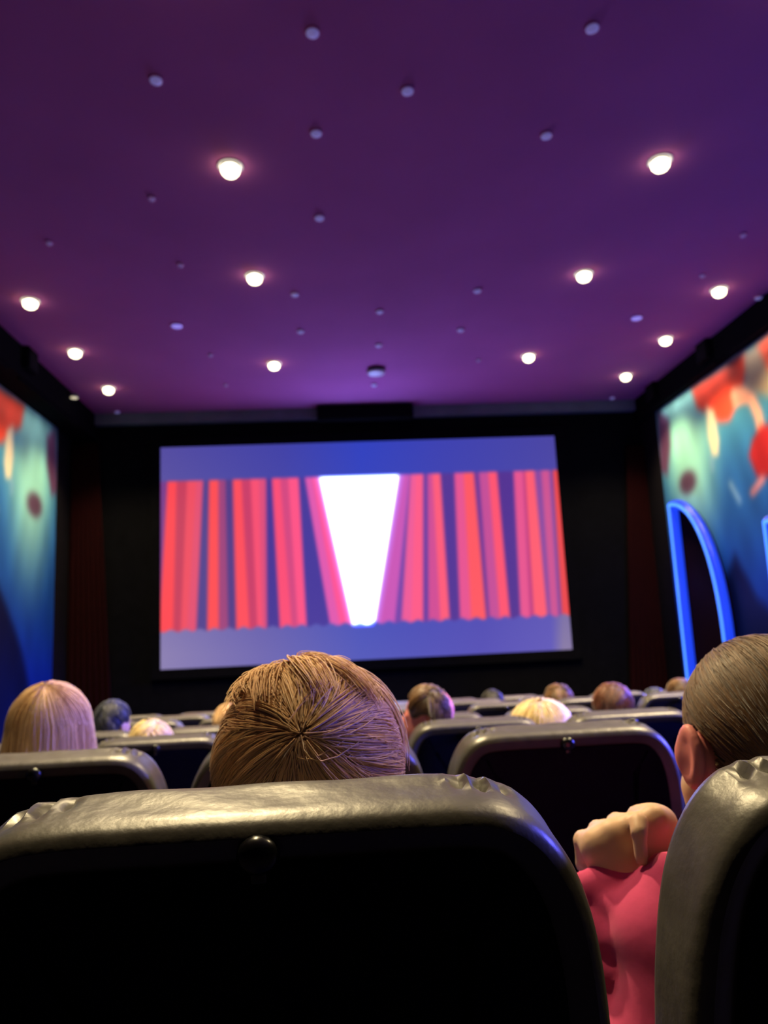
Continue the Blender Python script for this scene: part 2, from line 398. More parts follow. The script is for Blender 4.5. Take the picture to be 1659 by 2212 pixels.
# dark red drapes either side of the screen, folds hanging from the top
def drape(name, top0, top1, bot0, bot1, z0, z1, label, folds):
    n, mz = folds * 10, 12
    s_, t_ = np.meshgrid(np.linspace(0, 1, n), np.linspace(0, 1, mz))
    x = (top0 + (top1 - top0) * s_) * (1 - t_) + (bot0 + (bot1 - bot0) * s_) * t_
    y = YF - .12 + .035 * np.sin(s_ * folds * 2 * np.pi) * (.6 + .4 * t_)
    P = np.stack([x, y, z1 + (z0 - z1) * t_], -1)
    me = grid_mesh(name, P); o = link(name, me, m_red_wall)
    md = o.modifiers.new('thickness', 'SOLIDIFY'); md.thickness = .012
    return tag(o, label, 'curtain')
drape('stage_curtain', XL + .02, -4.20, XL + .02, -3.86, .02, ZE + 3.78, 'dark red curtain hanging left of the screen beside the mural', 7)
drape('stage_curtain', 5.66, XR - .02, 5.22, XR - .02, .02, ZE + 3.4, 'dark red curtain hanging right of the screen beside the neon arch', 7)

# black speaker box over the screen
sp = empty('speaker_box', (.70, YF - .16, ZC - .26), 'wide black speaker box mounted under the ceiling over the screen', 'speaker')
MB().box((-.89, -.22, -.03), (.89, 0, .24), .012).obj('cabinet', m_black, sp)
MB().box((-.86, -.235, 0), (.86, -.215, .22), .008).obj('grille', m_black, sp)
for q in (-.47, .47): MB().box((q - .03, -.1, .235), (q + .03, -.04, .262)).obj('bracket', m_black, sp, False)
for (x, y, lb) in [(5.905, 11.0, 'small black surround speaker under the right ceiling edge, nearer one'), (5.905, 13.0, 'small black surround speaker under the right ceiling edge, farther one'),
                   (-4.255, 10.75, 'small black surround speaker under the left ceiling edge')]:
    s_ = 1 if x > 0 else -1
    e = empty('surround_speaker', (x, y, ZC - .2), lb, 'speaker', 'surround speakers at the ceiling edges')
    MB().box((-.1, -.17, -.12), (.1, .17, .2), .012).obj('cabinet', m_black, e)
    MB().box((-.112 if s_ > 0 else .09, -.15, -.1), (-.09 if s_ > 0 else .112, .15, .16), .006).obj('grille', m_blackwall, e)

# ------------------------------------------------------------------ murals on both side walls
YM = 13.2
def wpt(px, py):
    p = at_x(px, py, XR); return (YM - p[1], p[2] - ZE)
def poly_sd(S, Z, pts):
    pts = np.array(pts); d = np.full(S.shape, 1e9); ins = np.zeros(S.shape, bool)
    for i in range(len(pts)):
        a, b = pts[i], pts[(i + 1) % len(pts)]
        e = b - a; L = e @ e + 1e-12; t = np.clip(((S - a[0]) * e[0] + (Z - a[1]) * e[1]) / L, 0, 1)
        d = np.minimum(d, (S - a[0] - t * e[0]) ** 2 + (Z - a[1] - t * e[1]) ** 2)
        cond = (a[1] > Z) != (b[1] > Z); xi = a[0] + (Z - a[1]) / (b[1] - a[1] + 1e-12) * e[0]; ins ^= cond & (S < xi)
    d = np.sqrt(d); return np.where(ins, -d, d)
def line_sd(S, Z, pts):
    d = np.full(S.shape, 1e9); pts = np.array(pts)
    for a, b in zip(pts[:-1], pts[1:]):
        e = b - a; t = np.clip(((S - a[0]) * e[0] + (Z - a[1]) * e[1]) / (e @ e + 1e-12), 0, 1)
        d = np.minimum(d, np.hypot(S - a[0] - t * e[0], Z - a[1] - t * e[1]))
    return d
def mural_paint(S, Z):
    per = 3.75; S0 = S; k = np.floor(S / per); f = S - k * per; S = np.where(k % 2 == 0, f, per - f)
    g = lambda st, x: np.stack([np.interp(x, [q[0] for q in st], [q[1][i] for q in st]) for i in range(3)], -1)
    c = g([(-1.7, (10, 30, 110)), (-.6, (12, 45, 130)), (.4, (22, 74, 150)), (1.2, (32, 92, 165)), (2.2, (44, 108, 170)), (3.0, (64, 135, 165)), (3.9, (58, 104, 120))], Z)
    def put(sd, col, soft):
        nonlocal c
        wg = (1 - sstep(-soft, soft, sd))[..., None]; c = c * (1 - wg) + np.array(col, float) * wg
    W = lambda *a: [wpt(*q) for q in a]
    put(np.hypot((S - 1.05) / 1.0, (Z - 2.95) / 2.1) * .55 - .42, (140, 208, 190), .30)      # pale teal column
    put(poly_sd(S, Z, W((1425, 890), (1448, 905), (1452, 960), (1446, 1025), (1430, 1020))), (104, 66, 98), .10)
    e_ = wpt(1489, 1042); put((np.hypot((S - e_[0]) / .30, (Z - e_[1]) / .19) - 1) * .2, (86, 62, 82), .10)
    put(poly_sd(S, Z, W((1497, 838), (1560, 800), (1614, 762), (1617, 800), (1606, 850), (1586, 858), (1592, 882), (1580, 908), (1560, 912), (1530, 890), (1510, 882))), (236, 72, 48), .09)
    put(poly_sd(S, Z, W((1528, 876), (1545, 886), (1557, 950), (1556, 984), (1543, 986), (1533, 940))), (226, 214, 176), .05)
    put(line_sd(S, Z, W((1541, 990), (1543, 1012))) - .05, (120, 170, 196), .06)
    put(poly_sd(S, Z, W((1612, 765), (1659, 728), (1690, 720), (1680, 860), (1640, 850), (1615, 835))), (168, 148, 118), .10)
    put(poly_sd(S, Z, W((1640, 745), (1700, 690), (1700, 820), (1662, 795))), (240, 92, 62), .08)
    put(line_sd(S, Z, W((1590, 850), (1608, 846), (1628, 862), (1642, 895), (1648, 925))) - .10, (238, 172, 142), .05)
    put(line_sd(S, Z, W((1592, 872), (1606, 866), (1620, 862))) - .06, (232, 160, 130), .05)
    put(poly_sd(S, Z, W((1648, 920), (1672, 915), (1690, 980), (1672, 1030), (1640, 1030), (1622, 985), (1630, 950))), (178, 34, 36), .07)
    put(line_sd(S, Z, W((1652, 1035), (1630, 1064))) - .06, (222, 140, 142), .05)
    put(line_sd(S, Z, W((1582, 1045), (1602, 1082))) - .035, (150, 190, 214), .07)
    put(poly_sd(S, Z, W((1520, 1480), (1545, 1330), (1572, 1250), (1592, 1196), (1606, 1225), (1640, 1290), (1690, 1340), (1690, 1700), (1520, 1700))), (6, 20, 56), .12)
    rg = np.random.default_rng(4)
    n_ = sum(np.sin(S * rg.uniform(3, 14) + rg.uniform(0, 6)) * np.sin(Z * rg.uniform(1, 5) + rg.uniform(0, 6)) for _ in range(8)) / 8
    c = np.clip(c * (1 + .18 * n_[..., None]), 0, 255)
    for _ in range(3):
        for ax in (0, 1):
            q = np.pad(c, [(1, 1) if a == ax else (0, 0) for a in range(3)], mode='edge')
            c = (np.take(q, range(0, c.shape[ax]), ax) + 2 * c + np.take(q, range(2, c.shape[ax] + 2), ax)) / 4
    return lin(c)
m_mural = attr_mat('mural_print', False, rough=.6)
for side, xw, lb in ((1, XR, 'blue mural with red and cream swimming shapes on the right wall'), (-1, XL, 'blue mural with red and cream shapes on the left wall')):
    ln = 11.6
    S_, Z_ = np.meshgrid(np.linspace(0, ln, 400), np.linspace(-1.55, 3.85, 200))
    P = np.stack([np.full_like(S_, xw - side * .03), YM - S_, Z_ + ZE], -1)
    if side < 0: P = P[:, ::-1]; S_ = S_[:, ::-1]; Z_ = Z_[:, ::-1]
    o = empty('wall_mural', (xw, YM - ln / 2, ZE - 1.55), lb, 'mural')
    link('print', grid_mesh('print', P - np.array(o.location), mural_paint(S_, Z_)), m_mural, o)
    MB().box((-.028 if side > 0 else 0, -ln / 2, 0), (0 if side > 0 else .028, ln / 2, 5.4)).obj('panel', m_black, o, False)
    # added wash lights along the soffit to brighten the mural; no known fittings
    for q in range(4):
        yq = YM - 1.4 - q * 2.8
        e = empty('added_wall_washer', (xw - side * .40 if side < 0 else xw - .20, yq, ZE + 3.83), 'slim black washer lamp added to light the mural, %s wall, %s from the screen' % ('right' if side > 0 else 'left', ('first', 'second', 'third', 'fourth')[q]), 'lamp', 'added wall washers on the %s wall' % ('right' if side > 0 else 'left'))
        MB().box((-.02, -1.2, -.015), (.02, 1.2, .03), .006).obj('housing', m_black, e)
        ld = bpy.data.lights.new('washer', 'AREA'); ld.shape = 'RECTANGLE'; ld.size = .05; ld.size_y = 2.3; ld.energy = 4; ld.color = (1, .93, .88); ld.spread = math.radians(150)
        lo = bpy.data.objects.new('added_wash_light', ld); COL.objects.link(lo); lo.parent = e
        lo.location = (side * .03, 0, -.025)
        lo.rotation_euler = Vector((side * .42, 0, -.91)).to_track_quat('-Z', 'X').to_euler()
# ------------------------------------------------------------------ blue neon arches with dark fin panels on the right wall
m_neon = mat('blue_neon_glass', (.01, .02, .2), .3, .3, .02, 10, emit=(.012, .055, .85), gain=1.0 * NEON_GAIN)
m_core = mat('blue_neon_core', (.02, .08, .5), .3, .3, .02, 10, emit=(.06, .22, 1.0), gain=2.2 * NEON_GAIN)
def neon(y0, ztop, zbot, run, zend, label):
    xw = XR - .17
    e = empty('neon_arch', (XR - .05, y0, ZE + zbot), label, 'neon sign', 'neon arches on the right wall')
    o = np.array(e.location)
    vert = [(xw, y0, ZE + z) for z in np.linspace(zbot, ztop, 24)]
    arc = [(xw, y0 - run * (1 - math.cos(a)) ** .9 if False else y0 - run * math.sin(a) ** 1.0, ZE + zend + (ztop - zend) * math.cos(a) ** .9) for a in np.linspace(0, math.pi / 2, 40)]
    MB().tube(np.array(vert) - o, .08).obj('upright_tube', m_neon, e)
    MB().tube(np.array(arc[1:]) - o, .08).obj('curved_tube', m_neon, e)
    c1 = np.array(vert) - o + np.array([-.068, 0, 0]); c2 = np.array(arc[1:]) - o + np.array([-.068, 0, 0])
    MB().tube(c1, .026, 10).obj('upright_glow_core', m_core, e); MB().tube(c2, .026, 10).obj('curved_glow_core', m_core, e)
    out = [(y0, zbot)] + [(y0, ztop)] + [(p[1], p[2] - ZE) for p in arc[1:]] + [(y0 - run, zbot + .25)]
    V = [(0, a - o[1], b + ZE - o[2]) for a, b in out] + [(-.05, a - o[1], b + ZE - o[2]) for a, b in out]; n = len(out)
    F_ = [tuple(range(n))[::-1], tuple(range(n, 2 * n))] + [(i, (i + 1) % n, (i + 1) % n + n, i + n) for i in range(n)]
    MB().add(V, F_).obj('fin_panel', m_fin, e, False)
    for a_, b_ in ((0, .45), (-run * .8, .35)):
        ld = bpy.data.lights.new('neon_glow', 'POINT'); ld.energy = NEON_W; ld.color = (.10, .13, 1.0); ld.shadow_soft_size = .25
        lo = bpy.data.objects.new('neon_glow', ld); COL.objects.link(lo); lo.parent = e; lo.location = (-.42, a_, (ztop - zbot) * b_ + .3)
    ld = bpy.data.lights.new('added_blue_flood', 'SPOT'); ld.energy = NEON_W * 340; ld.color = (.10, .10, 1.0); ld.spot_size = math.radians(56); ld.spot_blend = .9; ld.shadow_soft_size = .6  # blue flood added to rim the seats; the neon itself throws no beam
    lo = bpy.data.objects.new('added_blue_flood', ld); COL.objects.link(lo); lo.parent = e; lo.location = (-.42, -run * .5, ZE + 1.0 - o[2])
    lo.rotation_euler = Vector((-1, 0, -.52)).to_track_quat('-Z', 'Y').to_euler()
neon(12.60, 2.02, -1.0, 1.36, -.27, 'tall blue neon arch on the right wall above the slicked-back head')
neon(9.80, 1.30, -1.0, 1.36, -.4, 'blue neon tube just entering the right edge of the frame')
neon(7.6, 2.0, -.8, 1.36, -.2, 'blue neon arch on the right wall level with the fifth row, outside the frame')
neon(5.2, 1.9, -.6, 1.36, -.1, 'blue neon arch on the right wall level with the third row, outside the frame')
neon(2.8, 1.9, -.5, 1.36, 0, 'blue neon arch on the right wall level with the nearest row, outside the frame')

# ------------------------------------------------------------------ ceiling lights
def downlight(x, y, z, label, r=.085):
    e = empty('downlight', (x, y, z), label, 'downlight', 'lit cream downlights')
    MB().lathe([(r + .028, 0), (r + .030, -.010), (r + .010, -.014), (r, -.004), (r, 0)]).obj('trim_ring', m_trim, e)
    MB().lathe([(r * .6, -.002), (r * .88, -.018), (r, -.045), (r * .94, -.07), (r * .72, -.094), (r * .38, -.108), (.004, -.113)]).obj('lamp_glass', m_lit, e)
    ld = bpy.data.lights.new('downlight_beam', 'SPOT'); outer = x < -2 or x > 4; ld.energy = SPOT_W * (.28 if outer else .42 if y < 3 else 1.3 if y < 5 else .8); ld.color = (1.0, .78, .42); ld.spot_size = math.radians(115 if outer else 112 if y < 5 else 80); ld.spot_blend = .75; ld.shadow_soft_size = .10
    lo = bpy.data.objects.new('downlight_beam', ld); COL.objects.link(lo); lo.parent = e; lo.location = (0, 0, -.24)
ordn = ['nearest', 'second', 'third', 'fourth', 'fifth', 'sixth']
for x, ys, lb in [(-.80, (6.45, 8.58, 11.5), 'inner left'), (3.20, (6.40, 8.65, 11.4), 'inner right'), (-3.595, (9.15, 10.81, 12.46), 'outer left'), (5.17, (9.15, 10.81, 12.44), 'outer right')]:
    for i, y in enumerate(ys): downlight(x, y, ZC, 'lit cream ceiling downlight, %s of the three visible in the %s line' % (('nearest', 'middle', 'farthest')[i], lb))
p = at_x(160, 859, -4.17)
e = empty('soffit_lamp', (-4.25, p[1], p[2] + .02), 'small dim cream lamp on the side of the black soffit at far left', 'lamp')
MB().box((0, -.02, -.015), (.05, .02, .03), .004).obj('bracket', m_black, e)
MB().lathe([(.03, .05), (.07, .03), (.075, -.02), (.062, -.02)], 20, (.08, 0, 0)).obj('shade', m_bulk, e)
MB().lathe([(.06, -.012), (.055, -.03), (.02, -.038), (.002, -.04)], 20, (.08, 0, 0)).obj('lamp_glass', m_dim, e)
for x, y, lb in [(-.80, 4.15, 'left line over the third row'), (3.20, 4.15, 'right line over the third row'), (-.80, 1.9, 'left line over the second row'), (3.20, 1.9, 'right line over the second row')]:
    downlight(x, y, ZC, 'lit cream ceiling downlight overhead, outside the frame, ' + lb)
stars = [((675, 67), 'top centre, nearest of all'), ((1279, 57), 'top right of the ceiling'), ((337, 170), 'upper left of the ceiling'), ((880, 193), 'upper middle, right of the centre line'),
         ((683, 285), 'right of the nearest left downlight, a little above it'), ((1180, 290), 'left of the nearest right downlight'), ((328, 426), 'below left of the nearest left downlight, faint'),
         ((690, 468), 'mid ceiling between the first and second left downlights'), ((637, 634), 'right of the second inner left downlight'), ((1031, 626), 'left of the second inner right downlight'),
         ((820, 671), 'on the centre line, first above the smoke detector line'), ((649, 714), 'above the third inner left downlight'), ((995, 711), 'above left of the third inner right downlight'),
         ((382, 702), 'bright violet, between the outer and inner left lines'), ((1375, 685), 'bright violet, left of the middle outer right downlight'), ((818, 744), 'on the centre line just above the detector'),
         ((1605, 505), 'faint, near the right edge above the outer right line'), ((107, 522), 'faint, near the left edge above the outer left line'), ((390, 570), 'faint, left of the second inner left downlight'),
         ((1517, 593), 'faint, left of the nearest outer right downlight'), ((455, 765), 'faint, left of the third inner left downlight'), ((488, 830), 'faint, lower left of the third inner left downlight'),
         ((808, 830), 'small, just beyond the detector'), ((1033, 776), 'faint, left of the third inner right downlight'), ((1638, 641), 'at the right ceiling edge beside the soffit'),
         ((253, 888), 'at the far left corner above the curtain'), ((1322, 858), 'at the far right corner above the black wall')]
for (q, lb) in stars:
    p = at_z(*q, ZC); p[1] = min(p[1], YF - .26)
    big = 'bright' in lb
    e = empty('star_light', p, 'dim violet star light, ' + lb, 'ceiling light', 'dim star lights')
    r = .054 if 'faint' not in lb else .038
    if big: r = .085
    MB().lathe([(r, 0), (r * 1.02, -.012), (r * .8, -.02), (r * .7, -.018)], 20).obj('bezel', m_ceil, e)
    MB().lathe([(r * .9, -.012), (r * .85, -.026), (r * .5, -.04), (.003, -.044)], 20).obj('lens', m_starf if 'faint' in lb else (m_starb if big else m_star), e)
p = at_z(812, 797, ZC)
e = empty('smoke_detector', p, 'round white smoke detector hanging below the purple ceiling near the screen', 'smoke detector')
MB().lathe([(.15, 0), (.15, -.05), (.145, -.055)], 28).obj('base', m_knob, e)  # black base puts the shade of the unlit side into its colour
MB().lathe([(.145, -.055), (.13, -.085), (.08, -.10), (.003, -.103)], 28).obj('cover', m_trim, e)

# ------------------------------------------------------------------ cinema seats
def outline(inset=0.0):
    half = [(0, 0), (.06, 0), (.12, 0), (.165, -.001), (.188, -.005), (.206, -.015), (.223, -.033), (.237, -.056), (.248, -.087), (.255, -.125), (.260, -.18), (.262, -.28), (.258, -.40), (.25, -.52), (.235, -.62), (.20, -.665), (.10, -.68)]
    pts = half + [(0, -.68)] + [(-x, z) for x, z in half[:0:-1]]
    P = np.array(pts)
    # resample evenly
    Q = np.vstack([P, P[:1]]); s_ = np.concatenate([[0], np.cumsum(np.linalg.norm(np.diff(Q, axis=0), axis=1))]); t = np.linspace(0, s_[-1], 361)[:-1]
    P = np.stack([np.interp(t, s_, Q[:, 0]), np.interp(t, s_, Q[:, 1])], 1)
    for _ in range(14): P = (np.roll(P, 1, 0) + 2 * P + np.roll(P, -1, 0)) / 4
    T = np.roll(P, -1, 0) - np.roll(P, 1, 0); T /= np.linalg.norm(T, axis=1)[:, None]
    return P + inset * np.stack([T[:, 1], -T[:, 0]], 1), P
TILT = math.radians(10)
def tilt(V):
    V = np.asarray(V, float); dz = V[:, 2] - SEAT_H; y = V[:, 1]
    return np.stack([V[:, 0], y * math.cos(TILT) - dz * math.sin(TILT), SEAT_H + y * math.sin(TILT) + dz * math.cos(TILT)], 1)
def ring(inset, y, z_off=0.0, pleat=0.0):
    Q, P0 = outline(inset)
    V = np.stack([Q[:, 0], np.full(len(Q), y), SEAT_H + Q[:, 1] + z_off], 1)
    if pleat:
        cx = np.abs(P0[:, 0]); w_ = np.exp(-((cx - .172) / .022) ** 2) * (P0[:, 1] > -.06)
        V[:, 2] -= pleat * w_ * (.35 + .65 * np.sin(P0[:, 0] * 330 + 1)) ; V[:, 2] += .0006 * np.sin(P0[:, 0] * 57 + y * 90) * (P0[:, 1] > -.05)
    return V
def seat_meshes():
    d = {}
    R = [ring(.10, .010), ring(.045, .009), ring(.030, .007), ring(.020, .002), ring(.012, .0), ring(.006, .003), ring(.002, .009), ring(0, .018)]
    R += [ring(0, y, 0, pl) for y, pl in ((.028, 0), (.038, .001), (.046, .005), (.053, .011), (.060, .014), (.067, .011), (.075, .005))]
    R += [ring(.002, .082, 0, .002), ring(.008, .088), ring(.02, .092), ring(.05, .092)]
    b = MB(); b.rings([tilt(r) for r in R]); d['backrest'] = b.mesh('backrest')
    R = [tilt(ring(i_, y_)) for i_, y_ in ((.032, .009), (.034, .004), (.042, .0025), (.10, .002))]
    b = MB(); b.rings(R[::-1]); d['back_panel'] = b.mesh('back_panel')
    # front pad
    R = [ring(.03, .09), ring(.022, .10), ring(.022, .115), ring(.035, .13), ring(.06, .14), ring(.12, .145)]
    for r in R: r[:, 2] = np.maximum(r[:, 2] - .012, .52)
    b = MB(); b.rings([tilt(r) for r in R]); d['back_cushion'] = b.mesh('back_cushion')
    b = MB(); b.box((-.245, .27, .30), (.245, .72, .435), .035); d['seat_cushion'] = b.mesh('seat_cushion')
    b = MB(); b.box((.262, .20, .58), (.294, .66, .635), .012).box((.268, .38, .10), (.288, .56, .59), .005); d['armrest'] = b.mesh('armrest')
    for nm, x in (('left', -.17), ('right', .17)):
        b = MB(); b.box((x - .03, .36, .02), (x + .03, .60, .33), .012).box((x - .05, .30, 0), (x + .05, .66, .025), .008); d['leg_' + nm] = b.mesh('leg')
    # small clip on the back just under the rim
    b = MB(); a = []
    for q in range(9):
        t = q / 8 * math.pi / 2; a.append((.0145 * math.cos(t) + .0005, -.010 * math.sin(t)))
    pr = [(.0145, .012)] + a
    n = 18; an = np.linspace(0, 2 * np.pi, n, endpoint=False)
    b.rings([np.stack([r * np.cos(an) * 1.05, np.full(n, y_ - .001), SEAT_H - .024 + r * np.sin(an) * .95], 1) for r, y_ in pr])
    b.box((-.006, -.004, SEAT_H - .044), (.006, .008, SEAT_H - .028), .002)
    for i in range(len(b.V)): b.V[i] = tilt(b.V[i])
    d['clip'] = b.mesh('clip')
    return d
SM = seat_meshes()
SEAT_X = lambda i: -.068 + .5545 * i        # column 0 is the seat right ahead
rows_cols = {1: (0, 1), 2: (-1, 0, 1), 3: (-2, -1, 0, 1, 2), 4: (-2, -1, 0, 1, 2), 5: (-3, -2, -1, 0, 1, 2, 3, 4), 6: (-3, -2, -1, 0, 1, 2, 3, 4, 5), 7: (-3, -2, -1, 0, 1, 2, 3)}
row_name = {1: 'nearest row', 2: 'second row ahead', 3: 'third row ahead', 4: 'fourth row ahead', 5: 'fifth row ahead', 6: 'sixth row ahead', 7: 'seventh row ahead'}
special = {(1, 0): 'large black leather cinema seat back directly ahead, filling the bottom of the picture', (1, 1): 'black leather cinema seat at the right edge, behind the person in pink',
           (2, -1): 'black leather cinema seat at the left edge, behind the long pale blonde hair', (2, 0): 'black cinema seat hidden behind the tousled blond head, only its lit edges showing', (2, 1): 'black leather cinema seat with pale rim, right of the tousled blond head'}
def col_word(cols, c):
    i = cols.index(c); w_ = ['first', 'second', 'third', 'fourth', 'fifth', 'sixth', 'seventh', 'eighth', 'ninth']
    return w_[i] + ' from the left'
mats = {'backrest': m_leather, 'back_panel': m_panel, 'back_cushion': m_leather, 'seat_cushion': m_leather, 'armrest': m_shell, 'leg_left': m_shell, 'leg_right': m_shell, 'clip': m_knob}
for k, cols in rows_cols.items():
    for c in cols:
        lb = special.get((k, c), 'black leather cinema seat in the %s, %s of those built' % (row_name[k], col_word(cols, c))).replace(' of those built', '')
        e = empty('cinema_chair', (SEAT_X(c) + (.007 + .026 * c if k == 1 else 0), ROW_Y[k], ROW_F[k]), lb, 'cinema seat', 'cinema seats in the %s' % row_name[k])
        for nm, me in SM.items(): link(nm.split('_l')[0].replace('leg_right', 'leg'), me, mats[nm], e)

# ------------------------------------------------------------------ people
def seated(Fd, hh=.684, turn=0.0, inflate=0.0, parts=('head', 'torso', 'arms', 'legs'), arms=None, head_dx=0.0, head_dy=0.0):
    """a seated figure in seat coordinates (x right, y forward from the seat ridge, z up from the row floor)"""
    s = hh / .684; I = inflate
    sx = lambda x: x * (.9 + .1 * s)
    H = np.array([head_dx, .30 + head_dy, .45 + hh]); nb = np.array([head_dx * .6, .285, .45 + .545 * s])
    pel = np.array([0, .40, .575]); wa = np.array([0, .37, .68 * (.5 + .5 * s)]); ch = np.array([head_dx * .3, .32, .45 + .40 * s])
    if 'torso' in parts:
        Fd.ell(pel, (.155 + I, .11 + I, .10 + I), .03); Fd.ell(wa, (.125 + I, .09 + I, .12 + I), .05); Fd.ell(ch, (.145 + I, .095 + I, .14 + I), .05)
        for q in (-1, 1): Fd.cap(nb + np.array([0, 0, -.03]), (q * .14 + ch[0], .30, .45 + .485 * s), .045 + I, .052 + I, .04)
    if 'head' in parts:
        a = turn; Rz = np.array([[math.cos(a), -math.sin(a), 0], [math.sin(a), math.cos(a), 0], [0, 0, 1]])
        h_ = lambda *v: H + Rz @ np.array(v, float)
        Fd.cap(nb, H + np.array([0, -.012, -.06]), .052, .048, .03)
        Fd.ell(h_(0, -.008, .025), (.074, .093, .088), .02, R=Rz); Fd.ell(h_(0, .030, -.040), (.058, .062, .070), .03, R=Rz); Fd.ell(h_(0, .062, -.092), (.026, .022, .018), .025, R=Rz)
        Fd.cap(h_(0, .088, .012), h_(0, .108, -.026), .008, .013, .012)
        for q in (-1, 1):
            Fd.ell(h_(q * .031, .092, .010), (.016, .010, .011), .010, cut=True, R=Rz); Fd.ell(h_(q * .030, .078, .010), (.013, .013, .012), .004, R=Rz)
            Fd.ell(h_(q * .078, -.006, -.012), (.010, .021, .032), .008, R=Rz)
        Fd.cap(h_(-.016, .090, -.056), h_(.016, .090, -.056), .006, .006, .006); Fd.cap(h_(-.013, .088, -.066), h_(.013, .088, -.066), .006, .006, .006)
    if 'arms' in parts:
        for q in (-1, 1):
            sh = np.array([q * .16 + ch[0], .31, .45 + .475 * s]); el = np.array([q * .20, .42, .745]); wr = np.array([q * .085, .585, .665])
            if arms is not None and q in arms: continue
            Fd.cap(sh, el, .048 + I, .038 + I, .03); Fd.cap(el, wr, .038 + I, .026 + I, .02)
            if not I:
                Fd.ell(wr + np.array([-q * .03, .04, .002]), (.036, .045, .018), .015)
                for f_ in range(4):
                    b = wr + np.array([-q * .03 + (f_ - 1.5) * .018, .075, .004]); m_ = b + np.array([-q * .004, .034 - abs(f_ - 1.4) * .004, -.006]); t = m_ + np.array([0, .018, -.022])
                    Fd.cap(b, m_, .0095, .009, .006); Fd.cap(m_, t, .009, .008, .004)
                b = wr + np.array([-q * .062, .03, .004]); Fd.cap(b, b + np.array([-q * .02, .035, 0]), .011, .009, .008)
    if 'legs' in parts:
        for q in (-1, 1):
            hp = np.array([q * .085, .43, .555]); kn = np.array([q * .11, .80, .55]); an = np.array([q * .11, .82, .115])
            Fd.cap(hp, kn, .078 + I, .058 + I, .03); Fd.cap(kn, an, .056 + I, .036 + I, .02)
            if not I: Fd.cap(an + np.array([0, -.02, -.06]), an + np.array([0, .14, -.075]), .036, .030, .03)
    return H
LO, HI = (-.36, .10, .0), (.36, 1.04, 1.30)
_cache = {}
def body_set(hh, turn, dx, h=.0095):
    key = (hh, turn, dx)
    if key not in _cache:
        Fb = Field(LO, HI, h); H = seated(Fb, hh, turn, head_dx=dx)
        Ft = Field(LO, HI, .012); seated(Ft, hh, turn, .012, ('torso', 'arms'), head_dx=dx); Ft.half((0, .25, 1), .45 + .55 * hh / .684 + .08).half((0, 0, -1), -.56)
        Ft.ripple(lambda x, y, z: .0018 * np.sin(38 * z + 9 * x))
        Fl = Field(LO, HI, .012); seated(Fl, hh, turn, .010, ('legs',)); Fl.ell((0, .40, .575), (.165, .12, .11), .03).half((0, 0, -1), -.13).half((0, 0, 1), .62)
        _cache[key] = (Fb.mesh('body'), Ft.mesh('sweater'), Fl.mesh('trousers'), H)
    return _cache[key]
def person(k, head_px, y_off, top_off, label, hairm, top_mat, hh_turn, scalp, hair_kw, crown=(0, -.45, .9), skin=None):
    """head_px: where the top of the head sits in the photo; the figure sits in row k"""
    y = ROW_Y[k] + .30 + y_off; tp = at_y(*head_px, y); hz = tp[2] - top_off            # head centre height
    hh = round(hz - ROW_F[k] - .45, 2); hh = min(max(hh, .56), .72)
    sx = SEAT_X(round((tp[0] + .068) / .5545)); off = tp[0] - sx; bx = sx + min(max(off, -.03), .03); dx = round(tp[0] - bx, 3)
    body, swt, trs, H = body_set(hh, hh_turn, dx)
    o = link('person', body.copy() if skin and body.materials else body, skin or m_skin); o.location = (bx, ROW_Y[k] + y_off, ROW_F[k])
    tag(o, label, 'person', 'seated audience')
    s2 = link('sweater', swt.copy(), None, o); s2.data.materials.clear(); s2.data.materials.append(top_mat)
    link('trousers', trs, m_jeans, o)
    a = hh_turn; C = H + np.array([0, -.008, .022])
    Fh = Field(C - .2, C + .2, .008); Fh.ell(C, np.array(scalp) * 1.0, .01)
    fn = np.array([-math.sin(a), math.cos(a), 0]); 
    Fh.ell(C + fn * .115 + np.array([0, 0, -.075]), (.085, .085, .095), .02, cut=True)
    if a:
        sd = np.array([math.cos(a), math.sin(a), 0])
        for q in (-1, 1): Fh.ell(H + sd * q * .09 + fn * .012 + np.array([0, 0, -.035]), (.05, .05, .055), .01, cut=True)
        Fh.ell(H + fn * .13 + np.array([0, 0, .02]), (.065, .065, .075), .01, cut=True)
        Fh.ell(H + fn * .07 + np.array([0, 0, -.06]), (.10, .10, .085), .01, cut=True)
    Fh.half((0, 0, -1), -(C[2] - .09))
    hr = link('hair', Fh.mesh('hair'), hairm, o)
    ears = [(H + np.array([math.cos(a) * q * .085, math.sin(a) * q * .085, -.03]), .042) for q in (-1, 1)] if a else []
    face_c = [(H + fn * .08 + np.array([0, 0, -.055]), .092), (H + fn * .105 + np.array([0, 0, .02]), .06)] if a else []
    strands('hair_strands', hairm, hr, C, np.array(scalp) * .99, crown, turn=a, avoid=ears + face_c, **hair_kw)
    return o, C, hr
    return o, C
h_blond = hair_mat('tousled_blond_hair', rgb(186, 138, 98), rgb(246, 208, 158), .75, .12)
h_pale = hair_mat('pale_blonde_hair', rgb(178, 138, 104), rgb(232, 196, 150), .7, .15)
h_white = hair_mat('white_blond_hair', rgb(205, 175, 120), rgb(250, 230, 180))
h_brown = hair_mat('brown_hair', rgb(58, 38, 26), rgb(128, 92, 58))
h_auburn = hair_mat('auburn_hair', rgb(56, 30, 20), rgb(140, 84, 58))
h_dark = hair_mat('dark_hair', rgb(8, 7, 9), rgb(26, 22, 25))
h_grey = hair_mat('blue_grey_hair', rgb(28, 32, 44), rgb(72, 78, 96))
h_slick = hair_mat('slicked_brown_hair', rgb(26, 16, 10), rgb(128, 90, 50), .45, .3)

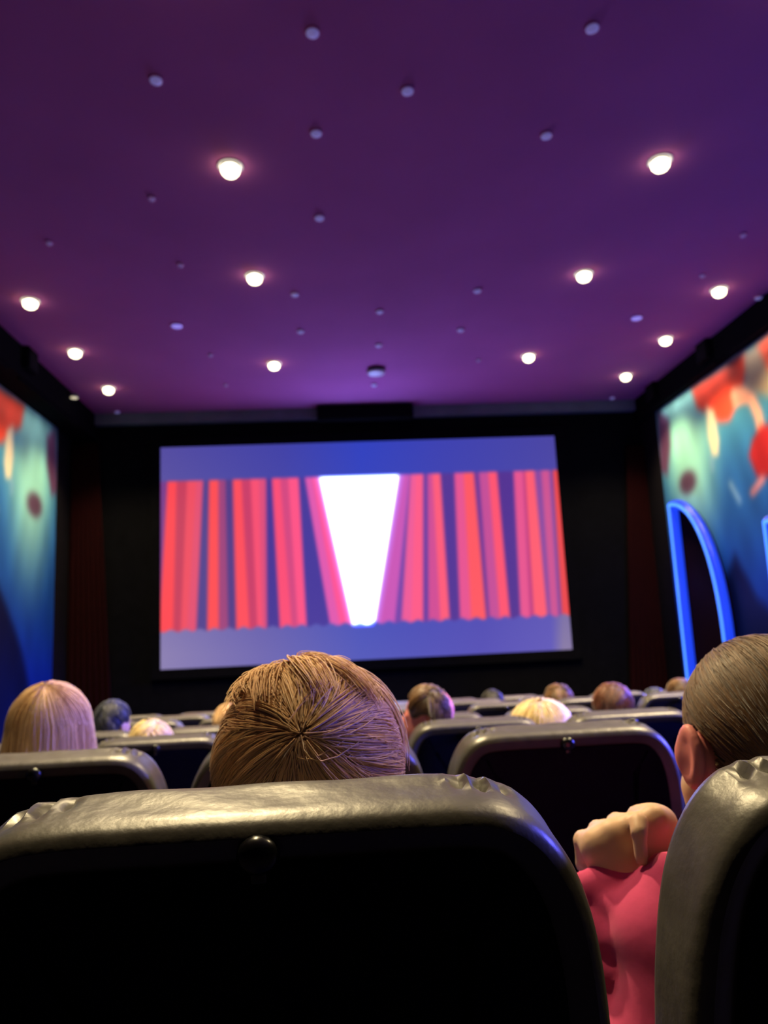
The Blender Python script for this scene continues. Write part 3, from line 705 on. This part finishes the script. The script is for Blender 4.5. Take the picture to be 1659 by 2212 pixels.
# the tousled blond child right ahead
o, C, hr = person(1, (663, 1462), .0, .118, 'person with tousled short blond hair seen from behind over the nearest seat', h_blond, m_grey_cloth, 0.0, (.0905, .099, .099),
       dict(n=36000, length=(.05, .12), lift=(0, .12), rise=.09, width=.0006, seg=6, seed=3, clump=.66, nclump=150, tmax=150, swirl=.2), crown=(-.03, -.90, .42))
# long pale blonde hair, second row left
person(2, (112, 1487), .03, .115, 'person with long straight pale blonde hair at the left edge', h_pale, m_navy_cloth, 0.0, (.088, .098, .100),
       dict(n=7000, length=(.20, .34), lift=(0, .12), rise=.05, width=.0008, seg=14, seed=5, clump=.6, nclump=400, tmax=95, long_to=1.0, swirl=.08), crown=(0, -.35, .94))
strands('hair_strands', h_blond, hr, C, np.array((.0905, .099, .099)), (.10, .52, .85), n=900, length=(.05, .09), lift=(.10, .18), rise=.15, width=.0009, seg=8, seed=33, clump=.7, nclump=26, tmax=34, swirl=.6)
far = dict(n=1500, seg=7, width=.0024, nclump=50, clump=.75)
person(3, (1164, 1520), .0, .105, 'child with very pale white-blond hair, just above the right seat of the second row', h_white, m_grey_cloth, 0.0, (.108, .10, .096), dict(far, length=(.14, .24), lift=(0, .16), rise=.06, seed=6, tmax=95, long_to=1.0, swirl=.1), crown=(0, -.2, .97))
person(4, (244, 1516), .0, .115, 'person with dark blue-grey hair beside the pale blonde head', h_grey, m_navy_cloth, -.5, (.084, .098, .096), dict(far, length=(.05, .08), lift=(0, .09), rise=.07, seed=7))
person(3, (326, 1562), .0, .105, 'child with peach-blond hair barely showing over the third row', h_white, m_grey_cloth, 0.0, (.082, .096, .094), dict(far, length=(.04, .06), lift=(0, .06), rise=.04, seed=8))
person(4, (494, 1519), .0, .115, 'person with fair skin half hidden by the left side of the tousled blond head', h_pale, m_grey_cloth, .5, (.080, .095, .094), dict(far, length=(.02, .03), lift=(0, .03), rise=.02, seed=9))
person(3, (922, 1484), .0, .115, 'brown-haired person turned left showing cheek and ear, right of the tousled blond head', h_brown, m_grey_cloth, 1.35, (.084, .098, .096), dict(far, length=(.05, .07), lift=(0, .09), rise=.06, seed=10), skin=m_skin2, crown=(.3, -.5, .8))
person(6, (1062, 1491), .0, .115, 'person with small dark round head far ahead in the sixth row', h_dark, m_navy_cloth, 0.0, (.084, .098, .096), dict(far, length=(.05, .08), lift=(0, .09), rise=.07, seed=11))
person(5, (1204, 1482), .0, .115, 'person with sandy brown hair above the white-blond child', h_brown, m_grey_cloth, 0.0, (.086, .098, .096), dict(far, length=(.06, .10), lift=(0, .12), rise=.10, seed=12))
person(4, (1320, 1481), .0, .115, 'person with auburn hair above the pale rims at right', h_auburn, m_navy_cloth, 0.0, (.092, .10, .098), dict(far, length=(.06, .11), lift=(0, .12), rise=.10, seed=13))
person(6, (1412, 1487), .0, .112, 'person with blue-grey hood up, right of the auburn head', h_grey, m_navy_cloth, 0.0, (.10, .10, .098), dict(far, length=(.02, .03), lift=(0, .03), rise=.02, seed=14))
person(5, (1466, 1468), .0, .112, 'brown-haired person partly hidden by the slicked-back head at right', h_brown, m_grey_cloth, 0.0, (.086, .098, .096), dict(far, length=(.04, .06), lift=(0, .06), rise=.04, seed=15))

# the person in pink at right: left fist raised beside the chin
k = 1; base = np.array([.50, ROW_Y[1], ROW_F[1]])
loc = lambda px, py, y: at_y(px, py, y) - base
tp = at_y(1640, 1392, .90); hz = tp[2] - .112 - base[2]; hh = hz - .45
fist = lambda px, py, y: loc(px, py, y)
wr = fist(1338, 1886, .945); el = fist(1335, 2230, .91); shd = fist(1478, 1945, .88)
Fb = Field((-.40, .10, 0), (.34, 1.02, 1.32), .0042)
H = seated(Fb, hh, 0.0, 0.0, arms=(-1,), head_dx=-.012)
el2 = fist(1412, 2260, .86)
Fb.cap(shd, el2, .044, .037, .03); Fb.cap(el2, el, .037, .036, .02); Fb.cap(el, wr, .034, .024, .02)
ear = H + np.array([-.097, -.016, -.006])
Fb.ell(ear, (.011, .024, .036), .006); Fb.ell(ear + np.array([-.010, -.004, .002]), (.007, .013, .022), .006, cut=True); Fb.cap(ear + np.array([.01, .01, 0]), H + np.array([-.06, 0, -.02]), .02, .03, .01)
Fb.cap(H + np.array([-.055, .03, -.05]), H + np.array([-.05, .03, -.10]), .034, .03, .02)
def fist_shape(G):
    G.cap(wr + np.array([0, 0, -.06]), wr, .026, .026, .01); G.cap(wr, fist(1345, 1850, .935), .027, .030, .02)
    kn = [fist(1291, 1822, .930), fist(1324, 1800, .925), fist(1366, 1783, .922), fist(1412, 1768, .922)]
    wv = fist(1352, 1868, .94)
    for i, q in enumerate(kn):
        G.cap(wv + (q - wv) * .15, q, .021, .0145, .012)                                   # metacarpals
        m1 = q + np.array([-.004, .042, -.006]); m2 = m1 + np.array([.002, .010, -.030]); m3 = m2 + np.array([.006, -.026, -.008])
        G.ell(q, (.0135, .0135, .0135), .004)
        G.cap(q, m1, .0125, .0115, .004); G.cap(m1, m2, .0115, .0105, .003); G.cap(m2, m3, .0105, .009, .003)
    t0, t1 = fist(1380, 1796, .890), fist(1386, 1856, .890)
    G.cap(t0, t1, .0135, .0135, .004, cut=True)
    G.cap(fist(1380, 1776, .90), t0, .011, .0095, .006); G.cap(t0, t1, .0085, .0075, .002)
    G.ell(fist(1345, 1838, .938), (.046, .024, .030), .02); G.cap(fist(1424, 1778, .945), fist(1428, 1850, .945), .021, .026, .02)
fist_shape(Fb)
o = link('person', Fb.mesh('person'), m_skin2); o.location = base
tag(o, 'person in pink top with slicked-back brown hair and raised fist at right edge', 'person', 'seated audience')
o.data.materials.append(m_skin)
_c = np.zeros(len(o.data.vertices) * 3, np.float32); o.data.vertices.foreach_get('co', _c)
_near = np.linalg.norm(_c.reshape(-1, 3) - fist(1340, 1820, .93), axis=1) < .11          # the hand's warm light is put into a paler skin than the ear's
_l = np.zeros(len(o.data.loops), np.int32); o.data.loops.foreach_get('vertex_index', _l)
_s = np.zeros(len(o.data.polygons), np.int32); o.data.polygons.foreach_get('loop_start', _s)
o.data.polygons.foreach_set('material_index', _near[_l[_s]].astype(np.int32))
Fs = Field((-.40, .10, .45), (.34, .80, 1.16), .006)
seated(Fs, hh, 0.0, .018, ('torso', 'arms'), arms=(-1,), head_dx=-.012)
Fs.cap(shd, el2, .052, .050, .008); Fs.cap(el2, el, .045, .04, .02); Fs.cap(el, fist(1325, 1930, .945), .034, .022, .015)
Fs.cap(fist(1272, 1916, .925), fist(1375, 1893, .915), .020, .017, .006); Fs.cap(fist(1300, 1893, .925), fist(1390, 1885, .915), .017, .013, .008)
Fs.cap(fist(1280, 1930, .93), fist(1330, 1955, .90), .020, .016, .008)
Fs.cap(fist(1284, 1998, .915), fist(1312, 2030, .90), .023, .020, .004); Fs.cap(fist(1302, 2068, .905), fist(1318, 2100, .895), .021, .022, .004); Fs.cap(fist(1312, 2150, .90), fist(1335, 2190, .895), .028, .032, .006)
Fs.half((0, .3, 1), .45 + .56 * hh / .684 + .10).ripple(lambda x, y, z: .0022 * np.sin(46 * z + 30 * x))
Fs.half((0, 0, -1), -.56)
link('sweater', Fs.mesh('sweater'), m_pink, o)
Fl = Field(LO, HI, .012); seated(Fl, hh, 0.0, .010, ('legs',)); Fl.ell((0, .40, .575), (.165, .12, .11), .03).half((0, 0, -1), -.13).half((0, 0, 1), .62)
link('trousers', Fl.mesh('trousers'), m_jeans, o)
C = H + np.array([0, -.008, .022]); Fh = Field(C - .2, C + .2, .006); Fh.ell(C, (.084, .100, .098), .01)
Fh.ell(C + np.array([0, .115, -.075]), (.10, .09, .10), .02, cut=True).half((0, 0, -1), -(C[2] - .105))
for q in (-1, 1): Fh.ell(C + np.array([q * .095, .0, -.045]), (.03, .04, .05), .01, cut=True)
hr = link('hair', Fh.mesh('hair'), h_slick, o)
strands('hair_strands', h_slick, hr, C, np.array((.083, .099, .097)), (.1, .75, .65), n=11000, length=(.07, .13), lift=(0, .04), rise=.035, width=.0008, seed=21, clump=.6, nclump=400, tmax=140, swirl=.15, avoid=[(ear + np.array([-.01, 0, 0]), .034), (ear + np.array([0, .05, -.02]), .05), (ear + np.array([.0, .01, -.06]), .05)])
